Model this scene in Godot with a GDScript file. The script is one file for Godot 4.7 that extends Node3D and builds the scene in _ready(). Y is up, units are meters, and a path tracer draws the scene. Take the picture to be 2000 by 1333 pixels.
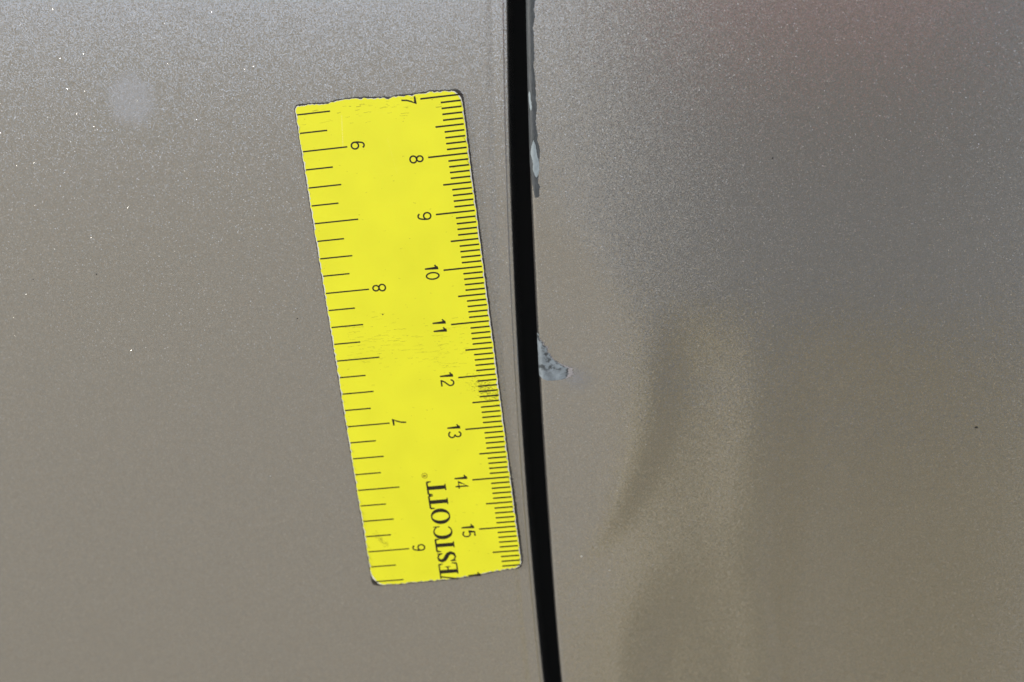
extends Node3D
# A dented, chipped pair of silver car panels with a cut-off magnetic ruler beside the gap.
# Local lengths are in millimetres (MM turns them into metres). x right, y up, z out of the panels.

const MM := 0.001
const PANEL_Z := -0.8          # skin of the panels; the ruler's printed face lies near z = 0
const HIGH := 0.8              # height of the middle of the picture above the ground, metres
const RU := Vector2(0.99297, 0.11838)      # along the ruler's width
const RV := Vector2(0.11838, -0.99297)     # along the ruler's length
const RO := Vector2(-32.656, 0.237)        # the ruler's left edge at 110 mm
const RW := 29.04

var rng := RandomNumberGenerator.new()
var edge_noise := FastNoiseLite.new()
var soft_noise := FastNoiseLite.new()
var M := {}


func _ready() -> void:
	rng.seed = 4711
	edge_noise.seed = 11
	edge_noise.frequency = 0.9
	edge_noise.fractal_octaves = 3
	soft_noise.seed = 5
	soft_noise.frequency = 0.02
	soft_noise.fractal_octaves = 2
	set_camera()
	set_light()
	make_materials()
	make_setting()
	make_panels()
	make_ruler()
	make_person()


# ---------------------------------------------------------------- camera and light

func set_camera() -> void:
	var cam := Camera3D.new()
	cam.name = "camera"
	var attr := CameraAttributesPhysical.new()
	attr.frustum_focal_length = 45.01
	attr.frustum_focus_distance = 0.222
	attr.frustum_near = 0.01
	attr.frustum_far = 400.0
	attr.exposure_aperture = 12.0
	attr.auto_exposure_enabled = false
	add_child(cam)
	cam.attributes = attr
	cam.keep_aspect = Camera3D.KEEP_HEIGHT
	cam.fov = 29.86
	cam.near = 0.01
	cam.far = 400.0
	cam.transform = Transform3D(Basis(Vector3(0.9978, 0.0, -0.06627), Vector3(-0.01874, 0.9592, -0.2821), Vector3(0.06356, 0.28272, 0.95709)).orthonormalized(), Vector3(0.014513, HIGH + 0.064552, 0.218527))
	cam.current = true


func set_light() -> void:
	var e := Environment.new()
	var sky := Sky.new()
	var m := ProceduralSkyMaterial.new()
	m.sky_top_color = Color(0.66, 0.71, 0.80)
	m.sky_horizon_color = Color(0.79, 0.81, 0.85)
	m.sky_curve = 0.2
	m.ground_horizon_color = Color(0.45, 0.42, 0.38)
	m.ground_bottom_color = Color(0.4, 0.37, 0.33)
	m.sky_energy_multiplier = 1.0
	m.ground_energy_multiplier = 0.5
	sky.sky_material = m
	e.background_mode = Environment.BG_SKY
	e.sky = sky
	e.background_energy_multiplier = 0.97
	e.tonemap_mode = Environment.TONE_MAPPER_LINEAR
	e.tonemap_exposure = 1.77
	e.sdfgi_enabled = true
	e.ssao_enabled = true
	e.ssil_enabled = true
	var we := WorldEnvironment.new()
	we.name = "world_environment"
	we.environment = e
	add_child(we)
	var sun := DirectionalLight3D.new()
	sun.name = "sun"
	sun.light_energy = 0.56
	sun.light_angular_distance = 9.0
	sun.light_color = Color(1.0, 0.97, 0.92)
	sun.shadow_enabled = true
	add_child(sun)
	sun.look_at_from_position(Vector3(-1.0, 0.32, 0.58), Vector3.ZERO, Vector3.UP)


# ---------------------------------------------------------------- helpers

func numbered(called: String, parent: Node) -> String:
	if not parent.has_node(called):
		return called
	var k := 1
	while parent.has_node("%s_%03d" % [called, k]):
		k += 1
	return "%s_%03d" % [called, k]


func obj(called: String, mesh: Mesh, mat: Material, parent: Node = self) -> MeshInstance3D:
	var o := MeshInstance3D.new()
	o.name = numbered(called, parent)
	o.mesh = mesh
	o.material_override = mat
	parent.add_child(o, true)
	return o


func tag(o: Node, label: String, category: String, group := "") -> void:
	o.set_meta("label", label)
	o.set_meta("category", category)
	if group:
		o.set_meta("group", group)


class Sheet:                    # gathers vertices with normals, uvs and colours, and turns every face outwards
	var v := PackedVector3Array()
	var n := PackedVector3Array()
	var uv := PackedVector2Array()
	var c := PackedColorArray()
	var i := PackedInt32Array()

	func add(p: Vector3, nn: Vector3, t := Vector2.ZERO, col := Color.WHITE) -> int:
		v.append(p)
		n.append(nn)
		uv.append(t)
		c.append(col)
		return v.size() - 1

	func tri(a: int, b: int, d: int) -> void:
		var out := n[a] + n[b] + n[d]
		if (v[b] - v[a]).cross(v[d] - v[a]).dot(out) > 0.0:
			i.append_array([a, d, b])
		else:
			i.append_array([a, b, d])

	func quad(a: int, b: int, d: int, e: int) -> void:
		tri(a, b, d)
		tri(a, d, e)

	func grid(first: int, columns: int, rows: int) -> void:
		for r in rows - 1:
			for k in columns - 1:
				var a := first + r * columns + k
				quad(a, a + 1, a + columns + 1, a + columns)

	func mesh() -> ArrayMesh:
		var arrays := []
		arrays.resize(Mesh.ARRAY_MAX)
		arrays[Mesh.ARRAY_VERTEX] = v
		arrays[Mesh.ARRAY_NORMAL] = n
		arrays[Mesh.ARRAY_TEX_UV] = uv
		arrays[Mesh.ARRAY_COLOR] = c
		arrays[Mesh.ARRAY_INDEX] = i
		var m := ArrayMesh.new()
		m.add_surface_from_arrays(Mesh.PRIMITIVE_TRIANGLES, arrays)
		return m


func world(p: Vector3) -> Vector3:
	return Vector3(p.x * MM, p.y * MM + HIGH, p.z * MM)


# y -> value through a list of (y, value), in falling or rising order of y
func along(list: Array, y: float) -> float:
	var rising: bool = list[0].x < list[-1].x
	for k in list.size() - 1:
		var a: Vector2 = list[k]
		var b: Vector2 = list[k + 1]
		if (rising and y <= b.x) or (not rising and y >= b.x):
			return lerpf(a.y, b.y, clampf((y - a.x) / (b.x - a.x), 0.0, 1.0))
	return list[-1].y


# ---------------------------------------------------------------- materials

func flake_textures() -> Array:
	var side := 2048
	var col := PackedByteArray()
	var nor := PackedByteArray()
	col.resize(side * side * 4)
	nor.resize(side * side * 4)
	for k in side * side:
		var g := rng.randfn(0.0, 1.0)
		var v := 0.755 + 0.03 * g
		var hue := rng.randf_range(-0.025, 0.025)
		var tilt := 0.045
		if rng.randf() < 0.028:
			v = rng.randf_range(0.86, 1.0)
			hue *= 0.6
			tilt = 0.145
		col[k * 4] = int(clampf(v + hue, 0.0, 1.0) * 255)
		col[k * 4 + 1] = int(clampf(v, 0.0, 1.0) * 255)
		col[k * 4 + 2] = int(clampf(v - hue, 0.0, 1.0) * 255)
		col[k * 4 + 3] = 255
		nor[k * 4] = int(clampf(0.5 + 0.5 * rng.randfn(0.0, tilt), 0.0, 1.0) * 255)
		nor[k * 4 + 1] = int(clampf(0.5 + 0.5 * rng.randfn(0.0, tilt), 0.0, 1.0) * 255)
		nor[k * 4 + 2] = 235
		nor[k * 4 + 3] = 255
	return [ImageTexture.create_from_image(Image.create_from_data(side, side, false, Image.FORMAT_RGBA8, col)), ImageTexture.create_from_image(Image.create_from_data(side, side, false, Image.FORMAT_RGBA8, nor))]


func simple(c: Color, rough: float, metal := 0.0) -> StandardMaterial3D:
	var m := StandardMaterial3D.new()
	m.albedo_color = c
	m.roughness = rough
	m.metallic = metal
	return m


func make_materials() -> void:
	var flakes := flake_textures()
	var paint := simple(Color(0.95, 0.94, 0.92), 0.165, 0.9)
	paint.albedo_texture = flakes[0]
	paint.normal_enabled = true
	paint.normal_texture = flakes[1]
	paint.normal_scale = 1.0
	paint.clearcoat_enabled = true
	paint.clearcoat = 0.9
	paint.clearcoat_roughness = 0.10
	M.paint = paint
	M.vinyl = simple(Color(0.20, 0.18, 0.16), 0.7)
	M.white_film = simple(Color(0.86, 0.86, 0.82), 0.5)
	M.ink = simple(Color(0.10, 0.08, 0.02), 0.5)
	M.faint_ink = simple(Color(0.52, 0.46, 0.05), 0.5)
	M.rubber = simple(Color(0.07, 0.075, 0.075), 0.85)
	var tinted := simple(Color.WHITE, 0.55)
	tinted.vertex_color_use_as_albedo = true
	M.tinted = tinted
	var haze := simple(Color.WHITE, 0.6)
	haze.vertex_color_use_as_albedo = true
	haze.transparency = BaseMaterial3D.TRANSPARENCY_ALPHA
	M.haze = haze
	M.dirt = simple(Color(0.13, 0.11, 0.09), 0.8)
	M.sparkle = simple(Color(0.75, 0.74, 0.70), 0.3)  # pale tone for paint sparkles modelled as grains
	var ground := simple(Color(0.82, 0.757, 0.642), 0.95)
	var gn := NoiseTexture2D.new()
	gn.width = 512
	gn.height = 512
	gn.seamless = true
	var fn := FastNoiseLite.new()
	fn.seed = 3
	fn.frequency = 0.03
	fn.fractal_octaves = 5
	gn.noise = fn
	var ramp := Gradient.new()
	ramp.set_color(0, Color(0.72, 0.72, 0.72))
	ramp.set_color(1, Color(1, 1, 1))
	gn.color_ramp = ramp
	ground.albedo_texture = gn
	ground.uv1_triplanar = true
	ground.uv1_world_triplanar = true
	ground.uv1_scale = Vector3.ONE * 0.7
	M.ground = ground


# ---------------------------------------------------------------- setting

func make_setting() -> void:
	var s := Sheet.new()
	var side := 14
	for r in side + 1:
		for k in side + 1:
			var x := lerpf(-120.0, 120.0, float(k) / side)
			var z := lerpf(-120.0, 120.0, float(r) / side)
			s.add(Vector3(x, 0, z), Vector3.UP, Vector2(x, z))
	s.grid(0, side + 1, side + 1)
	var g := obj("ground", s.mesh(), M.ground)
	g.set_meta("kind", "structure")


# ---------------------------------------------------------------- the two panels

func edge_x(side: float, y: float) -> float:
	if side < 0.0:
		return 3.5689e-4 * y * y - 0.0507014 * y + 0.80332 + 0.15
	return 2.742e-4 * y * y - 0.0535022 * y + 4.466534 - 0.1


func bump(x: float, y: float, cx: float, cy: float, wx: float, wy: float, turn := 0.0) -> float:
	var dx := x - cx
	var dy := y - cy
	var u := (dx * cos(turn) + dy * sin(turn)) / wx
	var v := (-dx * sin(turn) + dy * cos(turn)) / wy
	return exp(-0.5 * (u * u + v * v))


func relief(side: float, x: float, y: float) -> float:
	var h := -(y * y) / (5200.0 + absf(y) * 8.0) - (x * x) / (12000.0 + absf(x) * 40.0)
	if side < 0.0:
		return h
	# the knock at the edge: the lip is pushed in and the sheet is creased round it
	h -= 0.25 * bump(x, y, 4.5, -5.0, 4.0, 5.0)
	var low := 1.0 / (1.0 + exp((y - 14.0 + (x - 9.0) * 0.9) / 3.5)) * smoothstep(-62.0, -34.0, y)
	h += low * 0.56 * (tanh((x - 13.0) / 8.5) - 1.0)
	var creased := smoothstep(10.0, -8.0, y) * smoothstep(-58.0, -26.0, y)
	h -= creased * 0.27 * (tanh((x - 28.0 + 0.011 * minf(y + 8.0, 0.0) * minf(y + 8.0, 0.0)) / 3.0) + 1.0)
	h += creased * 0.25 * (tanh((x - 40.0) / 5.0) + 1.0)
	h -= smoothstep(8.0, -14.0, y) * 0.22 * (tanh((x - 50.0) / 4.5) + 1.0)
	h += smoothstep(8.0, -14.0, y) * 0.22 * (tanh((x - 78.0) / 14.0) + 1.0)
	var d := Vector2((x - 36.0) / 14.0, (y + 66.0) / 24.0).length()
	h -= 0.52 * (1.0 - smoothstep(0.30, 1.15, d))
	return h


# q runs from inside the gap (negative) over the rounded lip on to the face
func skin(side: float, q: float, y: float, lift := 0.0) -> Vector3:
	var r := 0.95 if side > 0.0 else 1.0
	var e := edge_x(side, y)
	var quarter := r * PI / 2.0
	var x: float
	var z: float
	if q <= 0.0:
		x = e - side * lift
		z = -r + q
	elif q < quarter:
		var t := q / r
		x = e + side * (r - (r + lift) * cos(t))
		z = -r + (r + lift) * sin(t)
	else:
		x = e + side * (r + q - quarter)
		z = lift
	if side < 0.0 and q > -1.0:          # the left panel has a low folded band along its lip
		z += 0.075 * smoothstep(3.5, 2.5, q) * (3.2 - maxf(q, 1.2 + 0.4 * smoothstep(0.6, 2.0, q))) - 0.03 * smoothstep(4.4, 3.2, q)
	return Vector3(x, y, z + relief(side, x, y) + PANEL_Z)


func skin_normal(side: float, q: float, y: float) -> Vector3:
	var d := 0.05
	var a := skin(side, q + d, y) - skin(side, q - d, y)
	var b := skin(side, q, y + d) - skin(side, q, y - d)
	return (a.cross(b) * side).normalized()


func spread(from: float, to: float, step: float) -> Array:
	var n := maxi(1, int(round((to - from) / step)))
	var out := []
	for k in n:
		out.append(lerpf(from, to, float(k) / n))
	return out


# where the face of a panel carries the point (x, y)
func q_of(side: float, x: float, y: float) -> float:
	var r := 0.95 if side > 0.0 else 1.0
	var d := side * (x - edge_x(side, y))
	if d >= r:
		return d - r + r * PI / 2.0
	return r * acos(clampf(1.0 - maxf(d, 0.0) / r, -1.0, 1.0))


func on_face(side: float, x: float, y: float, lift: float) -> Vector3:
	return skin(side, q_of(side, x, y), y, lift)


func panel_mesh(side: float) -> ArrayMesh:
	var qs := [-14.0, -9.0, -5.0, -2.5, -1.0]
	qs += spread(0.0, 1.6, 0.1) + spread(1.6, 4.0, 0.2) + spread(4.0, 60.0, 0.6) + spread(60.0, 110.0, 1.2) + spread(110.0, 400.0, 15.0) + spread(400.0, 1100.0, 70.0) + [1100.0]
	var ys := spread(-440.0, -85.0, 14.0) + spread(-85.0, 75.0, 0.7) + spread(75.0, 330.0, 14.0) + [330.0]
	var s := Sheet.new()
	for y in ys:
		for q in qs:
			s.add(world(skin(side, q, y)), skin_normal(side, q, y), Vector2(q / 204.8 + (0.31 if side > 0.0 else 0.0), y / 204.8))
	s.grid(0, qs.size(), ys.size())
	return s.mesh()


# a thin layer on the door's lip and face between two lists (y, x); shade(y, across 0..1) gives the colour
func layer(y0: float, y1: float, left: Callable, right: Callable, lift: float, shade: Callable, columns := 10, step := 0.14) -> ArrayMesh:
	var s := Sheet.new()
	var ys := spread(minf(y0, y1), maxf(y0, y1), step) + [maxf(y0, y1)]
	for y in ys:
		var a: float = left.call(y)
		var b: float = maxf(a, right.call(y))
		for k in columns:
			var t := float(k) / (columns - 1)
			var q := lerpf(a, b, t)
			s.add(world(skin(1.0, q, y, lift)), skin_normal(1.0, q, y), Vector2(t, y / 20.0), shade.call(y, q, t))
	s.grid(0, columns, ys.size())
	return s.mesh()


func ragged(y: float, size: float, salt: float) -> float:
	return size * (edge_noise.get_noise_2d(y * 1.0, salt) + 0.6 * edge_noise.get_noise_2d(y * 3.7, salt + 40.0))


func make_panels() -> void:
	var fender := obj("car_panel", panel_mesh(-1.0), M.paint)
	tag(fender, "silver metallic car panel left of the gap, carrying the yellow ruler", "car panel", "silver car body panels")
	var door := obj("car_panel", panel_mesh(1.0), M.paint)
	tag(door, "silver metallic car panel right of the gap, with dented and chipped edge", "car panel", "silver car body panels")
	# what closes the gap far inside
	var s := Sheet.new()
	var ys := spread(-440.0, 330.0, 10.0) + [330.0]
	for y in ys:
		var mid := (edge_x(-1.0, y) + edge_x(1.0, y)) * 0.5
		for k in 13:
			var t := (k - 6) / 6.0
			var w := absf(t)
			var bulge := 2.0 * sqrt(maxf(0.0, 1.0 - w * w * 6.0)) if w < 0.4 else 0.0
			s.add(world(Vector3(mid + t * 26.0, y, -24.0 + bulge + PANEL_Z)), Vector3(t * 0.4, 0, 1).normalized())
	s.grid(0, 13, ys.size())
	var seal := obj("rubber_door_seal", s.mesh(), M.rubber)
	tag(seal, "black rubber seal deep in the dark gap between the two panels", "seal")
	make_damage_and_glints(door, fender)


func make_damage_and_glints(door: Node, fender: Node) -> void:
	# scraped strip along the lip, above
	var strip := [Vector2(80, 3.95), Vector2(58.84, 3.86), Vector2(53.66, 3.75), Vector2(48.4, 3.91), Vector2(43.07, 4.21), Vector2(37.66, 4.38), Vector2(34.93, 4.73), Vector2(32.18, 4.83), Vector2(29.41, 4.71), Vector2(28.29, 4.5), Vector2(27.73, 4.85), Vector2(26.62, 5.0), Vector2(25.9, 4.9), Vector2(25.72, 4.5)]
	var strip_left := func(y: float) -> float:
		return 0.25 + maxf(0.0, (32.0 - y) * 0.16) + ragged(y, 0.10, 3.0)
	var strip_right := func(y: float) -> float:
		return q_of(1.0, along(strip, y), y) - 0.22 + 0.30 * edge_noise.get_noise_2d(y * 0.35, 9.0) + 0.09 * edge_noise.get_noise_2d(y * 2.2, 12.0)
	var strip_shade := func(y: float, q: float, t: float) -> Color:
		var n := edge_noise.get_noise_2d(q * 6.0, y * 0.35) + 0.5 * edge_noise.get_noise_2d(q * 16.0, y * 1.2)
		var k := 0.062 + 0.035 * n
		return Color(k * 0.92, k * 1.05, k * 1.14)
	obj("paint_chip", layer(25.72, 80.0, strip_left, strip_right, 0.03, strip_shade, 14), M.tinted, door).set_meta("label", "long dark grey scrape along the upper lip")
	# two paler patches in it and one darker chip below
	var pale := func(y: float, q: float, t: float) -> Color:
		var n := edge_noise.get_noise_2d(q * 2.0, y * 1.2)
		var k := 0.30 + 0.06 * n
		return Color(k * 0.86, k * 1.02, k * 1.10)
	var one_left := func(y: float) -> float:
		return q_of(1.0, along([Vector2(43.9, 2.9), Vector2(43.32, 2.74), Vector2(41.17, 2.95), Vector2(40.6, 3.15)], y), y) + ragged(y, 0.08, 21.0)
	var one_right := func(y: float) -> float:
		return q_of(1.0, along([Vector2(43.9, 2.95), Vector2(43.3, 3.05), Vector2(41.1, 3.34), Vector2(40.6, 3.2)], y), y) + ragged(y, 0.08, 25.0)
	obj("paint_chip", layer(40.6, 43.9, one_left, one_right, 0.06, pale, 6), M.tinted, door).set_meta("label", "small pale blue grey chip in the scrape")
	var two_left := func(y: float) -> float:
		return q_of(1.0, along([Vector2(35.6, 3.6), Vector2(34.64, 3.3), Vector2(33.26, 3.15), Vector2(32.17, 3.5), Vector2(30.5, 3.6), Vector2(29.54, 3.87), Vector2(29.2, 4.15)], y), y) + ragged(y, 0.08, 31.0)
	var two_right := func(y: float) -> float:
		return q_of(1.0, along([Vector2(35.6, 3.65), Vector2(34.65, 4.05), Vector2(33.28, 4.25), Vector2(31.62, 4.62), Vector2(30.24, 4.64), Vector2(29.46, 4.37), Vector2(29.2, 4.2)], y), y) + ragged(y, 0.08, 35.0)
	obj("paint_chip", layer(29.2, 35.6, two_left, two_right, 0.06, pale, 8), M.tinted, door).set_meta("label", "larger pale blue grey chip in the scrape")
	# the knock with the primer laid bare
	var chip := [Vector2(0.9, 4.42), Vector2(-0.42, 5.2), Vector2(-1.61, 5.85), Vector2(-2.96, 6.8), Vector2(-3.99, 7.6), Vector2(-4.85, 8.8), Vector2(-5.3, 9.9), Vector2(-6.16, 10.2), Vector2(-6.9, 10.0), Vector2(-7.43, 9.5), Vector2(-7.7, 8.8), Vector2(-7.88, 7.6), Vector2(-7.95, 6.4)]
	var chip_left := func(y: float) -> float:
		return 0.15 + pow(maxf(0.0, (-6.6 - y) / 1.35), 2.0) * 1.9 + 0.12 * edge_noise.get_noise_2d(y * 2.0, 61.0)
	var chip_right := func(y: float) -> float:
		return q_of(1.0, along(chip, y), y) + ragged(y, 0.5, 51.0)
	var chip_shade := func(y: float, q: float, t: float) -> Color:
		var n := edge_noise.get_noise_2d(q * 0.55 + 7.0, y * 0.75) + 0.35 * edge_noise.get_noise_2d(q * 2.6, y * 3.0)
		var mottled := smoothstep(-6.9, -5.2, y)
		var k := 0.23 + 0.07 * edge_noise.get_noise_2d(q * 0.5, y * 0.5) + 0.05 * edge_noise.get_noise_2d(q * 5.0 + 90.0, y * 5.0)
		k *= lerpf(1.0, 0.26, smoothstep(0.0, 0.20, n) * lerpf(0.25, 1.0, mottled))
		if t > 0.94 and edge_noise.get_noise_2d(y * 1.6, 300.0) > -0.15:
			k *= 0.35
		return Color(k * 0.85, k * 1.0, k * 1.12)
	obj("paint_chip", layer(-7.95, 0.9, chip_left, chip_right, 0.03, chip_shade, 40, 0.1), M.tinted, door).set_meta("label", "pale blue grey triangular chip at the dented edge")
	# the broken lip of paint round it
	var rim_left := func(y: float) -> float:
		return chip_right.call(y) - 0.02
	var rim_right := func(y: float) -> float:
		return chip_right.call(y) + 0.06 + 0.75 * smoothstep(-4.2, -5.6, y) * smoothstep(-7.6, -6.4, y) + maxf(0.0, ragged(y, 0.5, 77.0))
	var rim_shade := func(y: float, q: float, t: float) -> Color:
		var k := 0.28 + 0.12 * edge_noise.get_noise_2d(q * 3.0, y * 3.0)
		if t < 0.2 and y > -5.0:
			k *= 0.35
		return Color(k * 1.0, k * 0.95, k * 0.98)
	obj("paint_edge", layer(-7.7, 0.2, rim_left, rim_right, 0.07, rim_shade, 6, 0.1), M.tinted, door)
	# the rubbed haze beside it
	var s := Sheet.new()
	for r in 60:
		for k in 60:
			var x := lerpf(8.0, 17.0, k / 59.0)
			var y := lerpf(-12.0, -3.5, r / 59.0)
			var f := bump(x, y, 11.2, -7.0, 1.9, 1.3, -0.25)
			f *= 0.75 + 0.9 * edge_noise.get_noise_2d((x + y * 0.3) * 0.9, (y - x * 0.3) * 2.6)
			s.add(world(on_face(1.0, x, y, 0.02)), skin_normal(1.0, q_of(1.0, x, y), y), Vector2.ZERO, Color(0.30, 0.31, 0.34, clampf(f * 0.5, 0.0, 0.5) if r > 0 and k > 0 and r < 59 and k < 59 else 0.0))
	s.grid(0, 60, 60)
	obj("scuff_mark", s.mesh(), M.haze, door)
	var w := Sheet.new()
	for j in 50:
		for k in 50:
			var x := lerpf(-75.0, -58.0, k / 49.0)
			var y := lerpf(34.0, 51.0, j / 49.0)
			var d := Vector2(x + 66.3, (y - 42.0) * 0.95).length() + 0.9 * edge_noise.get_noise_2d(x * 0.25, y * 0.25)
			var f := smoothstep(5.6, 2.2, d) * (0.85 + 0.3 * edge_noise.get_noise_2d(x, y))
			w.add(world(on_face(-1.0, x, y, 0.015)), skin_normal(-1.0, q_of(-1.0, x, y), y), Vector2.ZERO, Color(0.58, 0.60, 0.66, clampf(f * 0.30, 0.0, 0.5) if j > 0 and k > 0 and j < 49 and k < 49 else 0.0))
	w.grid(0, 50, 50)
	obj("painted_reflection", w.mesh(), M.haze, fender)  # blurred pale reflection painted on as a see-through patch
	# specks of dirt, then paint sparkles put in as pale grains
	for p in [Vector3(44.29, 32.92, 0.14), Vector3(83.09, -14.91, 0.24)]:
		speck("dirt_speck", door, 1.0, p, M.dirt)
	for p in [Vector3(-75.35, 10.76, 0.13), Vector3(-38.89, 3.22, 0.12), Vector3(-87.29, 9.62, 0.12), Vector3(-43.29, 45.69, 0.09)]:
		speck("dirt_speck", fender, -1.0, p, M.dirt)
	for p in [Vector3(13.06, -42.55, 0.20), Vector3(18.37, -45.22, 0.14), Vector3(19.43, -28.8, 0.10), Vector3(24.4, -19.53, 0.10)]:
		speck("sparkle_grain", door, 1.0, p, M.sparkle)
	for p in [Vector3(-45.52, -27.65, 0.12)]:
		speck("sparkle_grain", fender, -1.0, p, M.sparkle)


func speck(called: String, parent: Node, side: float, p: Vector3, mat: Material) -> void:
	var s := Sheet.new()
	var at := on_face(side, p.x, p.y, 0.0)
	var rings := 4
	var around := 9
	for r in rings + 1:
		var up := PI / 2.0 * r / rings
		for k in around + 1:
			var t := TAU * k / around
			var d := Vector3(cos(t) * cos(up), sin(t) * cos(up), sin(up) * 0.6)
			var lump := 1.0 + 0.25 * sin(t * 2.0 + p.x) * cos(up)
			s.add(world(at + d * p.z * lump), d.normalized())
	s.grid(0, around + 1, rings + 1)
	obj(called, s.mesh(), mat, parent)


# ---------------------------------------------------------------- the ruler

func ruler_xy(u: float, v: float) -> Vector2:
	return RO + RU * u + RV * (v - 110.0)


func ruler_z(u: float, v: float) -> float:
	var p := ruler_xy(u, v)
	return relief(-1.0, p.x, p.y) + 0.05 * sin((v - 70.0) * 0.11) + 0.03 * sin(u * 0.2 + v * 0.05)


func on_ruler(u: float, v: float, lift: float) -> Vector3:
	var p := ruler_xy(u, v)
	return world(Vector3(p.x, p.y, ruler_z(u, v) + lift))


func ruler_normal(u: float, v: float) -> Vector3:
	var a := on_ruler(u + 0.2, v, 0) - on_ruler(u - 0.2, v, 0)
	var b := on_ruler(u, v - 0.2, 0) - on_ruler(u, v + 0.2, 0)
	return a.cross(b).normalized()


const CUT_TOP := [Vector2(0, 68.75), Vector2(0.42, 68.6), Vector2(5.93, 68.94), Vector2(7.38, 68.58), Vector2(11.42, 68.62), Vector2(16.84, 69.2), Vector2(17.67, 69.04), Vector2(21.46, 69.1), Vector2(23.51, 68.93), Vector2(28.2, 69.25), Vector2(29.1, 69.4)]
const CUT_BOTTOM := [Vector2(0, 160.05), Vector2(1.09, 160.05), Vector2(6.0, 160.15), Vector2(14.09, 160.05), Vector2(19.26, 159.65), Vector2(25.51, 158.9), Vector2(28.84, 158.65), Vector2(29.1, 158.6)]


func corner(d: float, r: float) -> float:
	if d >= r:
		return 0.0
	return r - sqrt(maxf(0.0, r * r - (r - d) * (r - d)))


# one layer of the ruler, drawn in from the outline by inset plus wear; rounds = corner radii tl, tr, bl, br
func ruler_sheet(inset: float, wear_side: float, wear_end: float, rounds: Array, lift: float, skirt: float) -> ArrayMesh:
	var s := Sheet.new()
	var nu := 110
	var nv := 420
	for r in nv:
		var t := r / float(nv - 1)
		t = 0.5 - 0.5 * cos(PI * t) if false else t
		for k in nu:
			var f := k / float(nu - 1)
			f = lerpf(f, 0.5 - 0.5 * cos(PI * f), 0.6)
			var rough_v := lerpf(68.9, 159.5, t)
			var l := inset + wear_side * clampf(0.5 + 1.1 * edge_noise.get_noise_2d(rough_v * 0.8, 100.0) + 0.5 * edge_noise.get_noise_2d(rough_v * 3.0, 120.0), 0.0, 1.4)
			var rr := RW - inset - wear_side * clampf(0.5 + 1.1 * edge_noise.get_noise_2d(rough_v * 0.8, 140.0) + 0.5 * edge_noise.get_noise_2d(rough_v * 3.0, 160.0), 0.0, 1.4)
			var u := lerpf(l, rr, f)
			var du := u - l
			var top := along(CUT_TOP, u) + inset + wear_end * clampf(0.4 + 1.2 * edge_noise.get_noise_2d(u * 1.0, 180.0) + 0.6 * edge_noise.get_noise_2d(u * 3.3, 190.0), 0.0, 1.5)
			var bottom := along(CUT_BOTTOM, u) - inset - wear_end * clampf(0.4 + 1.2 * edge_noise.get_noise_2d(u * 1.0, 200.0) + 0.6 * edge_noise.get_noise_2d(u * 3.3, 210.0), 0.0, 1.5)
			top += corner(du, rounds[0]) + corner(rr - u, rounds[1])
			bottom -= corner(du, rounds[2]) + corner(rr - u, rounds[3])
			var v := lerpf(top, bottom, t)
			s.add(on_ruler(u, v, lift), ruler_normal(u, v), Vector2(u / RW, (v - 68.0) / 92.5))
	s.grid(0, nu, nv)
	if skirt > 0.0:
		var loop := []
		for k in nu:
			loop.append(k)
		for r in range(1, nv):
			loop.append(r * nu + nu - 1)
		for k in range(nu - 2, -1, -1):
			loop.append((nv - 1) * nu + k)
		for r in range(nv - 2, -1, -1):
			loop.append(r * nu)
		var centre := on_ruler(RW / 2, 114.0, 0.0)
		var first := s.v.size()
		for k in loop.size():
			var here: Vector3 = s.v[loop[k]]
			var ahead: Vector3 = s.v[loop[(k + 3) % loop.size()]]
			var behind: Vector3 = s.v[loop[(k + loop.size() - 3) % loop.size()]]
			var out := (ahead - behind).cross(Vector3.BACK).normalized()
			if out.dot(here - centre) < 0.0:
				out = -out
			s.add(here, out)
			s.add(here - Vector3(0, 0, skirt * MM), out)
		for k in loop.size() - 1:
			var a := first + k * 2
			s.quad(a, a + 1, a + 3, a + 2)
	return s.mesh()


# a printed line of even width (or widths) through points (u, v)
func stroke(s: Sheet, pts: Array, width: float, widths := []) -> void:
	var first := s.v.size()
	var n := pts.size()
	for k in n:
		var a: Vector2 = pts[maxi(k - 1, 0)]
		var b: Vector2 = pts[mini(k + 1, n - 1)]
		var here: Vector2 = pts[k]
		var d := (b - a).normalized()
		var w: float = (widths[k] if widths else width) * 0.5
		if k > 0 and k < n - 1:
			var d1: Vector2 = (here - a).normalized()
			var d2: Vector2 = (b - here).normalized()
			w /= maxf(0.5, sqrt((1.0 + d1.dot(d2)) * 0.5))
		var side := Vector2(-d.y, d.x) * w
		for q in [here - side, here + side]:
			s.add(on_ruler(q.x, q.y, 0.014), ruler_normal(q.x, q.y))
	for k in n - 1:
		var a := first + k * 2
		s.quad(a, a + 1, a + 3, a + 2)


func arc(cx: float, cy: float, rx: float, ry: float, from: float, to: float, n := 18) -> Array:
	var out := []
	for k in n + 1:
		var t := deg_to_rad(lerpf(from, to, float(k) / n))
		out.append(Vector2(cx + rx * cos(t), cy + ry * sin(t)))
	return out


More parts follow.
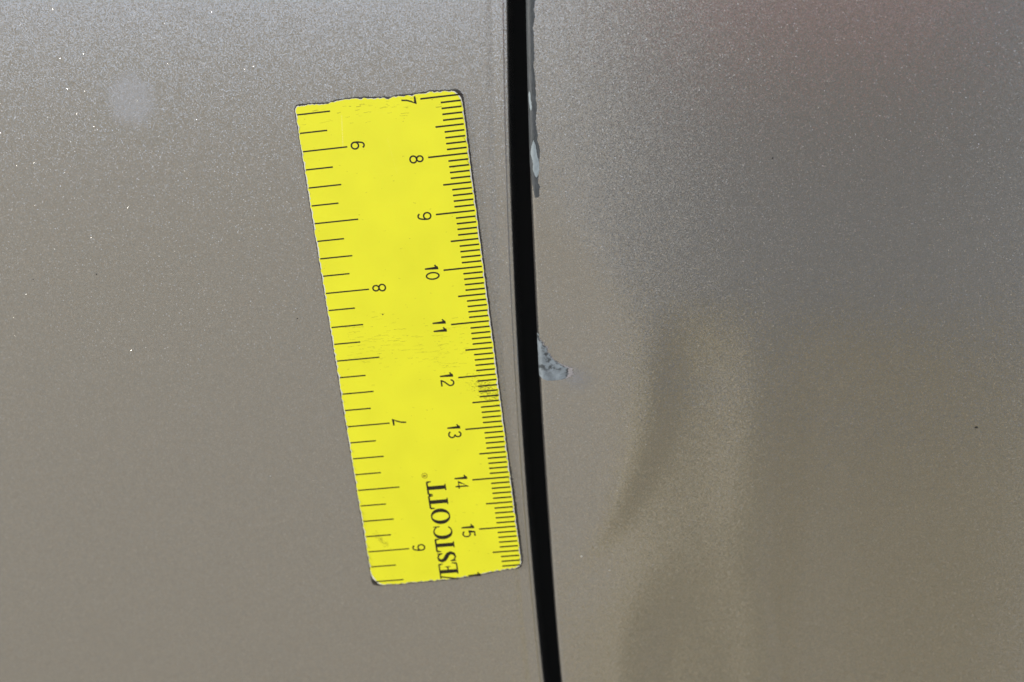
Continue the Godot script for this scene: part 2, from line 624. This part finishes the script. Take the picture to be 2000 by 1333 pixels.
# strokes of a figure in a box 0.62 wide and 1 high
func figure(ch: String) -> Array:
	match ch:
		"0": return [arc(0.31, 0.5, 0.24, 0.455, 0, 360, 30)]
		"1": return [[Vector2(0.13, 0.74), Vector2(0.27, 0.83), Vector2(0.37, 0.97), Vector2(0.37, 0.0)]]
		"2": return [arc(0.31, 0.70, 0.22, 0.255, 170, -30, 16) + [Vector2(0.40, 0.47), Vector2(0.22, 0.28), Vector2(0.09, 0.05)], [Vector2(0.055, 0.045), Vector2(0.55, 0.045)]]
		"3": return [arc(0.30, 0.73, 0.20, 0.225, 160, -90, 16), arc(0.30, 0.275, 0.235, 0.23, 90, -160, 18)]
		"4": return [[Vector2(0.42, 0.0), Vector2(0.42, 0.95), Vector2(0.05, 0.26), Vector2(0.60, 0.26)]]
		"5": return [[Vector2(0.52, 0.955), Vector2(0.17, 0.955), Vector2(0.11, 0.50)] + arc(0.30, 0.325, 0.235, 0.28, 130, -150, 18)]
		"6": return [arc(0.31, 0.30, 0.235, 0.255, 0, 360, 26), [Vector2(0.075, 0.30), Vector2(0.08, 0.52), Vector2(0.13, 0.78)] + arc(0.32, 0.74, 0.19, 0.215, 150, 25, 10)]
		"7": return [[Vector2(0.06, 0.955), Vector2(0.55, 0.955), Vector2(0.40, 0.70), Vector2(0.28, 0.38), Vector2(0.235, 0.0)]]
		"8": return [arc(0.31, 0.735, 0.20, 0.22, 0, 360, 24), arc(0.31, 0.27, 0.24, 0.235, 0, 360, 26)]
		"9":
			var out := []
			for line in figure("6"):
				var turned := []
				for p in line:
					turned.append(Vector2(0.62 - p.x, 1.0 - p.y))
				out.append(turned)
			return out
	return []


# right-hand figures read down the ruler, left-hand ones read up it
func numeral(text: String, centre: Vector2, high: float, down: bool, parent: Node, only := 99) -> void:
	var s := Sheet.new()
	var wide := 0.61 * high
	var along_v := 1.0 if down else -1.0
	for k in mini(text.length(), only):
		var x0 := (k - text.length() * 0.5) * wide
		for line in figure(text[k]):
			var pts := []
			for p in line:
				var x: float = x0 + (p.x + 0.02) * high
				var y: float = (p.y - 0.5) * high
				pts.append(Vector2(centre.x + y * along_v, centre.y + x * along_v))
			stroke(s, pts, 0.27)
	obj("numeral", s.mesh(), M.ink, parent)


func letter(s: Sheet, lines: Array, v0: float, high := 3.55, base := 16.78) -> void:
	# lines: arrays of [points, widths] in units of the capital height; reading runs up the ruler
	for line in lines:
		var pts := []
		var ws := []
		for p in line[0]:
			pts.append(Vector2(base - p.y * high, v0 - p.x * high))
		for w in line[1]:
			ws.append((w * 1.2 + 0.008) * high)
		stroke(s, pts, 0.3, ws)


func swell(n: int, thin: float, thick: float, phase := 0.0) -> Array:     # thick at the sides of a round letter
	var out := []
	for k in n:
		var t := TAU * k / (n - 1) + phase
		out.append(lerpf(thin, thick, pow(absf(cos(t)), 1.5)))
	return out


func make_ruler() -> void:
	var root := Node3D.new()
	root.name = "magnetic_ruler"
	add_child(root)
	tag(root, "cut off yellow magnetic ruler lying on the silver panel beside the gap", "ruler")
	obj("magnet_backing", ruler_sheet(-0.10, 0.05, 0.10, [0.9, 1.3, 0.9, 1.0], -0.05, 0.82), M.vinyl, root)
	obj("white_film", ruler_sheet(0.02, 0.10, 0.22, [0.9, 1.8, 2.3, 1.3], -0.025, 0.0), M.white_film, root)
	var face := StandardMaterial3D.new()
	face.albedo_texture = yellow_print()
	face.roughness = 0.42
	obj("yellow_face", ruler_sheet(0.07, 0.30, 0.28, [0.9, 1.9, 2.6, 1.5], 0.0, 0.0), face, root)
	# millimetres on the right
	for k in range(70, 159):
		var v := k * 1.0
		var long := 3.75
		if k % 10 == 0:
			long = 7.15
		elif k % 5 == 0:
			long = 5.2
		var s := Sheet.new()
		var pts := []
		for j in 6:
			pts.append(Vector2(lerpf(RW - 0.32, RW - long, j / 5.0), v))
		stroke(s, pts, 0.29)
		obj("tick_mark", s.mesh(), M.ink, root)
	# eighths of an inch on the left
	for k in range(-2, 27):
		var v := 76.665 + k * 3.175
		var long := 5.1
		if posmod(k, 4) == 0:
			long = 8.15
		elif posmod(k, 2) == 0:
			long = 6.1
		var s := Sheet.new()
		var pts := []
		for j in 6:
			pts.append(Vector2(lerpf(0.3, long, j / 5.0), v))
		stroke(s, pts, 0.25)
		obj("tick_mark", s.mesh(), M.ink, root)
	for k in range(7, 16):
		numeral(str(k), Vector2(RW - 9.2, k * 10.0), 2.45, true, root)
	numeral("16", Vector2(RW - 9.2, 160.0), 2.45, true, root, 1)
	for k in 4:
		numeral(str(9 - k), Vector2(10.0, 76.665 + k * 25.4), 2.45, false, root)
	make_lettering(root)


func make_lettering(root: Node) -> void:
	var tee := [[[Vector2(0.38, 0.0), Vector2(0.38, 0.97)], [0.17, 0.17]], [[Vector2(0.02, 0.965), Vector2(0.74, 0.965)], [0.07, 0.07]], [[Vector2(0.03, 0.96), Vector2(0.02, 0.74)], [0.09, 0.03]], [[Vector2(0.73, 0.96), Vector2(0.74, 0.74)], [0.09, 0.03]], [[Vector2(0.2, 0.02), Vector2(0.56, 0.02)], [0.045, 0.045]]]
	var oh := [[arc(0.42, 0.5, 0.345, 0.475, 0, 360, 40), swell(41, 0.05, 0.17)]]
	var cee_pts := arc(0.42, 0.5, 0.345, 0.475, 40, 318, 32)
	var cee_w := []
	for k in cee_pts.size():
		var t := deg_to_rad(lerpf(40, 318, k / float(cee_pts.size() - 1)))
		cee_w.append(lerpf(0.05, 0.17, pow(maxf(0.0, -cos(t)), 1.3)))
	var cee := [[cee_pts, cee_w], [[Vector2(0.71, 0.97), Vector2(0.715, 0.64)], [0.04, 0.05]]]
	var ess := [[[Vector2(0.50, 0.76), Vector2(0.44, 0.91), Vector2(0.30, 0.97), Vector2(0.15, 0.91), Vector2(0.09, 0.78), Vector2(0.15, 0.63), Vector2(0.30, 0.52), Vector2(0.46, 0.41), Vector2(0.53, 0.25), Vector2(0.46, 0.09), Vector2(0.29, 0.03), Vector2(0.13, 0.10), Vector2(0.07, 0.28)], [0.04, 0.06, 0.06, 0.11, 0.14, 0.16, 0.18, 0.16, 0.14, 0.11, 0.06, 0.06, 0.04]], [[Vector2(0.52, 0.99), Vector2(0.515, 0.70)], [0.035, 0.045]], [[Vector2(0.055, 0.01), Vector2(0.06, 0.31)], [0.035, 0.045]]]
	var ee := [[[Vector2(0.2, 0.0), Vector2(0.2, 1.0)], [0.17, 0.17]], [[Vector2(0.03, 0.975), Vector2(0.64, 0.975)], [0.055, 0.055]], [[Vector2(0.03, 0.025), Vector2(0.66, 0.025)], [0.055, 0.055]], [[Vector2(0.2, 0.52), Vector2(0.48, 0.52)], [0.055, 0.055]], [[Vector2(0.48, 0.66), Vector2(0.48, 0.38)], [0.03, 0.03]], [[Vector2(0.63, 0.98), Vector2(0.65, 0.76)], [0.08, 0.03]], [[Vector2(0.65, 0.02), Vector2(0.69, 0.28)], [0.08, 0.03]]]
	var dub := [[[Vector2(1.04, 0.96), Vector2(0.85, 0.06)], [0.06, 0.07]], [[Vector2(0.90, 0.975), Vector2(1.17, 0.975)], [0.05, 0.05]]]
	var spots := [[dub, 162.95], [ee, 158.95], [ess, 156.28], [tee, 154.05], [cee, 151.4], [oh, 148.25], [tee, 145.12], [tee, 142.28]]
	for spot in spots:
		var s := Sheet.new()
		letter(s, spot[0], spot[1])
		obj("letter", s.mesh(), M.ink, root)
	var r := Sheet.new()
	stroke(r, arc(13.15, 138.35, 0.5, 0.5, 0, 360, 24), 0.1)
	letter(r, [[[Vector2(0.1, 0.0), Vector2(0.1, 1.0), Vector2(0.5, 0.95), Vector2(0.6, 0.75), Vector2(0.5, 0.52), Vector2(0.1, 0.48)], [0.2, 0.2, 0.2, 0.2, 0.2, 0.2]], [[Vector2(0.35, 0.48), Vector2(0.65, 0.0)], [0.2, 0.2]]], 138.55, 0.5, 13.4)
	obj("trade_sign", r.mesh(), M.faint_ink, root)


func yellow_print() -> ImageTexture:
	var k := 20.0                           # pixels to a millimetre
	var w := int(RW * k)
	var h := int(92.5 * k)
	var im := Image.create(w, h, false, Image.FORMAT_RGB8)
	var yellow := Color(0.925, 0.918, 0.16)
	im.fill(yellow)
	var r := RandomNumberGenerator.new()
	r.seed = 99
	var dot := func(u: float, v: float, c: Color, a: float) -> void:
		var x := int(u * k)
		var y := int((v - 68.0) * k)
		if x >= 0 and y >= 0 and x < w and y < h:
			im.set_pixel(x, y, im.get_pixel(x, y).lerp(c, a))
	var dash := func(u: float, v: float, long: float, slope: float, thick: int, c: Color, a: float) -> void:
		var n := int(long * k)
		for j in n:
			if r.randf() < 0.15:
				continue
			for b in thick:
				dot.call(u + j / k, v + j / k * slope + b / k + 0.03 * sin(j * 0.3), c, a)
	# broad uneven tone of the print
	for y in range(0, h, 4):
		for x in range(0, w, 4):
			var n := soft_noise.get_noise_2d(x * 0.25, y * 0.25)
			im.fill_rect(Rect2i(x, y, 4, 4), yellow.darkened(0.012 + 0.018 * n))
	var crack := Color(0.32, 0.28, 0.06)
	for j in 38:
		dash.call(r.randf_range(0.5, 25.0), 69.6 + absf(r.randfn(0.0, 1.6)), r.randf_range(0.2, 1.5), r.randf_range(-0.12, 0.12), 1 + int(r.randf() < 0.2), crack, r.randf_range(0.15, 0.6))
	for j in 230:
		var u := r.randf_range(2.0, 24.0)
		var v := 109.0 + 0.19 * u + r.randfn(1.6, 2.4)
		dash.call(u, v, r.randf_range(0.2, 2.6) * r.randf(), r.randf_range(-0.02, 0.08), 1, crack, r.randf_range(0.10, 0.5))
	for j in 420:
		var t := r.randfn(0.0, 1.0)
		var u := 26.8 + t * 1.6 + r.randfn(0.0, 0.7)
		var v := 123.0 + t * 1.2 + r.randfn(0.0, 1.0)
		dash.call(u, v, r.randf_range(0.05, 0.35), r.randf_range(-0.6, 0.6), 1 + int(r.randf() < 0.4), Color(0.16, 0.14, 0.05), r.randf_range(0.3, 0.8))
	for j in 90:
		var t := r.randf()
		dash.call(1.9 + t * 2.0 + r.randfn(0, 0.25), 149.2 + t * 2.6 + r.randfn(0, 0.25), r.randf_range(0.1, 0.5), r.randf_range(-0.8, 0.8), 1, crack, r.randf_range(0.2, 0.6))
	for j in 160:
		dash.call(r.randf_range(0.5, 28.0), r.randf_range(69.0, 159.0), r.randf_range(0.05, 0.5), r.randf_range(-0.3, 0.3), 1, crack, r.randf_range(0.15, 0.7))
	for j in 26:
		dash.call(r.randf_range(0.5, 28.0), r.randf_range(69.0, 159.0), r.randf_range(1.0, 5.0), r.randf_range(-0.5, 0.5), 1, Color(0.97, 0.96, 0.5), r.randf_range(0.08, 0.25))
	for j in 110:                           # two pale scratches along the ruler
		var t := j / 110.0
		if r.randf() < 0.75:
			for b in 4:
				dot.call(7.9 - 0.6 * t + b / k, 71.2 + 5.6 * t, Color(0.95, 0.93, 0.55), 0.55)
		if r.randf() < 0.4:
			for b in 3:
				dot.call(15.2 + 0.9 * t + b / k, 75.9 + 6.3 * t, Color(0.95, 0.93, 0.5), 0.4)
	for y in range(-2, 3):
		for x in range(-2, 3):
			if x * x + y * y < 6:
				dot.call(9.91 + x / k, 106.93 + y / k, Color(0.15, 0.15, 0.05), 0.8)
	return ImageTexture.create_from_image(im)


# ---------------------------------------------------------------- the person whose dim reflection the panels show

# tapered capsules [from, to, radius, radius] joined by a smooth minimum and meshed as surface nets into s
func net(s: Sheet, caps: Array, cell: float, blend: float) -> void:
	var lo := Vector3.INF
	var hi := -Vector3.INF
	for c in caps:
		for j in 2:
			var r: float = c[2 + j] + cell * 2.5 + blend
			lo = lo.min(c[j] - Vector3.ONE * r)
			hi = hi.max(c[j] + Vector3.ONE * r)
	var n := Vector3i(((hi - lo) / cell).ceil()) + Vector3i.ONE
	var f := PackedFloat32Array()
	f.resize(n.x * n.y * n.z)
	f.fill(9.0)
	for c in caps:
		var a: Vector3 = c[0]
		var ab: Vector3 = c[1] - c[0]
		var ll := maxf(ab.length_squared(), 1e-9)
		var reach: float = maxf(c[2], c[3]) + blend + cell * 2.0
		var i0 := Vector3i(((a.min(c[1]) - Vector3.ONE * reach - lo) / cell).floor()).max(Vector3i.ZERO)
		var i1 := Vector3i(((a.max(c[1]) + Vector3.ONE * reach - lo) / cell).ceil()).min(n - Vector3i.ONE)
		for z in range(i0.z, i1.z + 1):
			for y in range(i0.y, i1.y + 1):
				for x in range(i0.x, i1.x + 1):
					var p := lo + Vector3(x, y, z) * cell - a
					var t := clampf(p.dot(ab) / ll, 0.0, 1.0)
					var d: float = (p - ab * t).length() - lerpf(c[2], c[3], t)
					var k := (z * n.y + y) * n.x + x
					var old := f[k]
					var h := maxf(blend - absf(old - d), 0.0) / blend
					f[k] = minf(old, d) - h * h * blend * 0.25
	var ids := PackedInt32Array()
	ids.resize(f.size())
	ids.fill(-1)
	var sy := n.x
	var sz := n.x * n.y
	for z in n.z - 1:
		for y in n.y - 1:
			for x in n.x - 1:
				var k := z * sz + y * sy + x
				var at := Vector3.ZERO
				var hits := 0
				var inside := 0
				for j in 8:
					if f[k + (j & 1) + ((j >> 1) & 1) * sy + (j >> 2) * sz] < 0.0:
						inside += 1
				if inside == 0 or inside == 8:
					continue
				for axis in 3:
					var step: int = [1, sy, sz][axis]
					for j in 4:
						var o := Vector3i.ZERO
						o[(axis + 1) % 3] = j & 1
						o[(axis + 2) % 3] = j >> 1
						var q := k + o.x + o.y * sy + o.z * sz
						if (f[q] < 0.0) != (f[q + step] < 0.0):
							var e := Vector3(o)
							e[axis] += f[q] / (f[q] - f[q + step])
							at += e
							hits += 1
				var g := Vector3(f[k + 1] - f[k] + f[k + 1 + sy + sz] - f[k + sy + sz], f[k + sy] - f[k] + f[k + 1 + sy + sz] - f[k + 1 + sz], f[k + sz] - f[k] + f[k + 1 + sy + sz] - f[k + 1 + sy])
				ids[k] = s.add(lo + (Vector3(x, y, z) + at / hits) * cell, g.normalized())
	for z in range(1, n.z - 1):
		for y in range(1, n.y - 1):
			for x in range(1, n.x - 1):
				var k := z * sz + y * sy + x
				var here := f[k] < 0.0
				for axis in 3:
					var step: int = [1, sy, sz][axis]
					if here == (f[k + step] < 0.0):
						continue
					var u: int = [sy, sz, 1][axis]
					var w: int = [sz, 1, sy][axis]
					s.quad(ids[k], ids[k - u], ids[k - u - w], ids[k - w])


func make_person() -> void:
	var root := Node3D.new()
	root.name = "person"
	root.position = Vector3(0.19, 0.0, 0.66)
	add_child(root)
	tag(root, "person in pale grey coat and khaki trousers seen only as dim reflection in right panel", "person")
	# the person faces the panels, towards -z
	var body := Sheet.new()
	var head := Vector3(0, 1.60, -0.06)
	net(body, [
		[Vector3(0, 1.34, 0.0), Vector3(0, 1.50, -0.03), 0.055, 0.05],
		[Vector3(0, 0.98, 0.0), Vector3(0, 1.30, 0.0), 0.13, 0.14],
		[Vector3(-0.08, 0.93, 0.0), Vector3(0.08, 0.93, 0.0), 0.11, 0.11],
		[Vector3(-0.15, 1.37, 0.0), Vector3(0.15, 1.37, 0.0), 0.055, 0.055],
		[Vector3(-0.18, 1.36, 0.0), Vector3(-0.235, 1.08, -0.02), 0.05, 0.04],
		[Vector3(0.18, 1.36, 0.0), Vector3(0.235, 1.08, -0.02), 0.05, 0.04],
		[Vector3(-0.235, 1.08, -0.02), Vector3(-0.145, 0.955, -0.19), 0.042, 0.028],
		[Vector3(0.235, 1.08, -0.02), Vector3(0.005, 0.955, -0.19), 0.042, 0.028],
		[Vector3(-0.09, 0.90, 0.0), Vector3(-0.095, 0.49, -0.01), 0.085, 0.055],
		[Vector3(0.09, 0.90, 0.0), Vector3(0.095, 0.49, -0.01), 0.085, 0.055],
		[Vector3(-0.095, 0.49, -0.01), Vector3(-0.10, 0.08, 0.02), 0.055, 0.035],
		[Vector3(0.095, 0.49, -0.01), Vector3(0.10, 0.08, 0.02), 0.055, 0.035],
	], 0.016, 0.04)
	net(body, [
		[head + Vector3(0, 0.03, 0.015), head + Vector3(0, 0.05, -0.005), 0.082, 0.080],
		[head + Vector3(0, -0.035, -0.03), head + Vector3(0, -0.075, -0.05), 0.055, 0.030],
		[head + Vector3(0, 0.005, -0.085), head + Vector3(0, -0.03, -0.105), 0.009, 0.013],
		[head + Vector3(-0.02, -0.062, -0.078), head + Vector3(0.02, -0.062, -0.078), 0.008, 0.008],
		[head + Vector3(-0.033, 0.012, -0.072), head + Vector3(-0.031, 0.012, -0.072), 0.011, 0.011],
		[head + Vector3(0.033, 0.012, -0.072), head + Vector3(0.031, 0.012, -0.072), 0.011, 0.011],
		[head + Vector3(-0.084, 0.015, 0.01), head + Vector3(-0.084, -0.02, 0.005), 0.014, 0.010],
		[head + Vector3(0.084, 0.015, 0.01), head + Vector3(0.084, -0.02, 0.005), 0.014, 0.010],
		[head + Vector3(0, -0.02, 0.0), head + Vector3(0, -0.12, 0.03), 0.055, 0.05],
	], 0.007, 0.014)
	for side in [-1.0, 1.0]:
		var w := Vector3(side * 0.075 - 0.07, 0.955, -0.19)
		var fwd := Vector3(-side * 0.35, -0.45, -0.80).normalized()
		var across := Vector3(0.85 * side, -0.45, -0.12).normalized()
		across = (across - fwd * across.dot(fwd)).normalized()
		var curl := fwd.cross(across).normalized()
		if curl.y > 0.0:
			curl = -curl
		var hand := [[w - fwd * 0.03, w + fwd * 0.01, 0.027, 0.025]]
		for j in 4:
			var o := across * (0.032 - 0.021 * j)
			hand.append([w + fwd * 0.01 + o * 0.6, w + fwd * 0.088 + o, 0.014, 0.011])
			var long: float = [0.062, 0.076, 0.080, 0.070][3 - j]
			var k1 := w + fwd * 0.09 + o
			var k2 := k1 + (fwd * 0.9 + curl * 0.45).normalized() * long * 0.5
			var k3 := k2 + (fwd * 0.6 + curl * 0.85).normalized() * long * 0.3
			var k4 := k3 + (fwd * 0.3 + curl).normalized() * long * 0.22
			hand += [[k1, k2, 0.0095, 0.0085], [k2, k3, 0.0085, 0.008], [k3, k4, 0.008, 0.007]]
		var t0 := w + fwd * 0.025 - across * 0.028
		var t1 := t0 + (fwd * 0.6 - across * 0.7 + curl * 0.3).normalized() * 0.042
		var t2 := t1 + (fwd * 0.85 - across * 0.3 + curl * 0.3).normalized() * 0.032
		hand += [[t0, t1, 0.014, 0.011], [t1, t2, 0.011, 0.009]]
		net(body, hand, 0.0045, 0.007)
	obj("body", body.mesh(), simple(Color(0.91, 0.77, 0.735), 0.55), root)
	var jacket := Sheet.new()
	net(jacket, [
		[Vector3(0, 0.90, 0.0), Vector3(0, 1.28, 0.0), 0.165, 0.16],
		[Vector3(-0.08, 0.95, 0.0), Vector3(-0.085, 0.69, 0.0), 0.13, 0.125],
		[Vector3(0.08, 0.95, 0.0), Vector3(0.085, 0.69, 0.0), 0.13, 0.125],
		[Vector3(-0.17, 1.37, 0.0), Vector3(0.17, 1.37, 0.0), 0.075, 0.075],
		[Vector3(0, 1.40, 0.0), Vector3(0, 1.45, -0.01), 0.075, 0.07],
		[Vector3(-0.18, 1.36, 0.0), Vector3(-0.235, 1.08, -0.02), 0.07, 0.058],
		[Vector3(0.18, 1.36, 0.0), Vector3(0.235, 1.08, -0.02), 0.07, 0.058],
		[Vector3(-0.235, 1.08, -0.02), Vector3(-0.152, 0.968, -0.168), 0.058, 0.042],
		[Vector3(0.235, 1.08, -0.02), Vector3(0.03, 0.968, -0.168), 0.058, 0.042],
	], 0.014, 0.04)
	obj("coat", jacket.mesh(), simple(Color(0.76, 0.765, 0.765), 0.9), root)
	var trousers := Sheet.new()
	net(trousers, [
		[Vector3(-0.08, 0.90, 0.0), Vector3(0.08, 0.90, 0.0), 0.125, 0.125],
		[Vector3(-0.09, 0.88, 0.0), Vector3(-0.095, 0.49, -0.01), 0.10, 0.075],
		[Vector3(0.09, 0.88, 0.0), Vector3(0.095, 0.49, -0.01), 0.10, 0.075],
		[Vector3(-0.095, 0.49, -0.01), Vector3(-0.10, 0.10, 0.02), 0.075, 0.062],
		[Vector3(0.095, 0.49, -0.01), Vector3(0.10, 0.10, 0.02), 0.075, 0.062],
	], 0.016, 0.03)
	obj("trousers", trousers.mesh(), simple(Color(0.84, 0.795, 0.65), 0.95), root)
	for side in [-1.0, 1.0]:
		var shoe := Sheet.new()
		net(shoe, [[Vector3(side * 0.10, 0.045, 0.05), Vector3(side * 0.11, 0.04, -0.13), 0.045, 0.04], [Vector3(side * 0.10, 0.09, 0.03), Vector3(side * 0.10, 0.06, 0.0), 0.045, 0.05]], 0.011, 0.03)
		obj("shoe", shoe.mesh(), simple(Color(0.12, 0.11, 0.11), 0.6), root)
	var hair := Sheet.new()
	net(hair, [[head + Vector3(0, 0.055, 0.025), head + Vector3(0, 0.07, -0.005), 0.088, 0.083], [head + Vector3(0, 0.02, 0.04), head + Vector3(0, -0.03, 0.05), 0.075, 0.06]], 0.009, 0.02)
	obj("hair", hair.mesh(), simple(Color(0.16, 0.12, 0.10), 0.7), root)
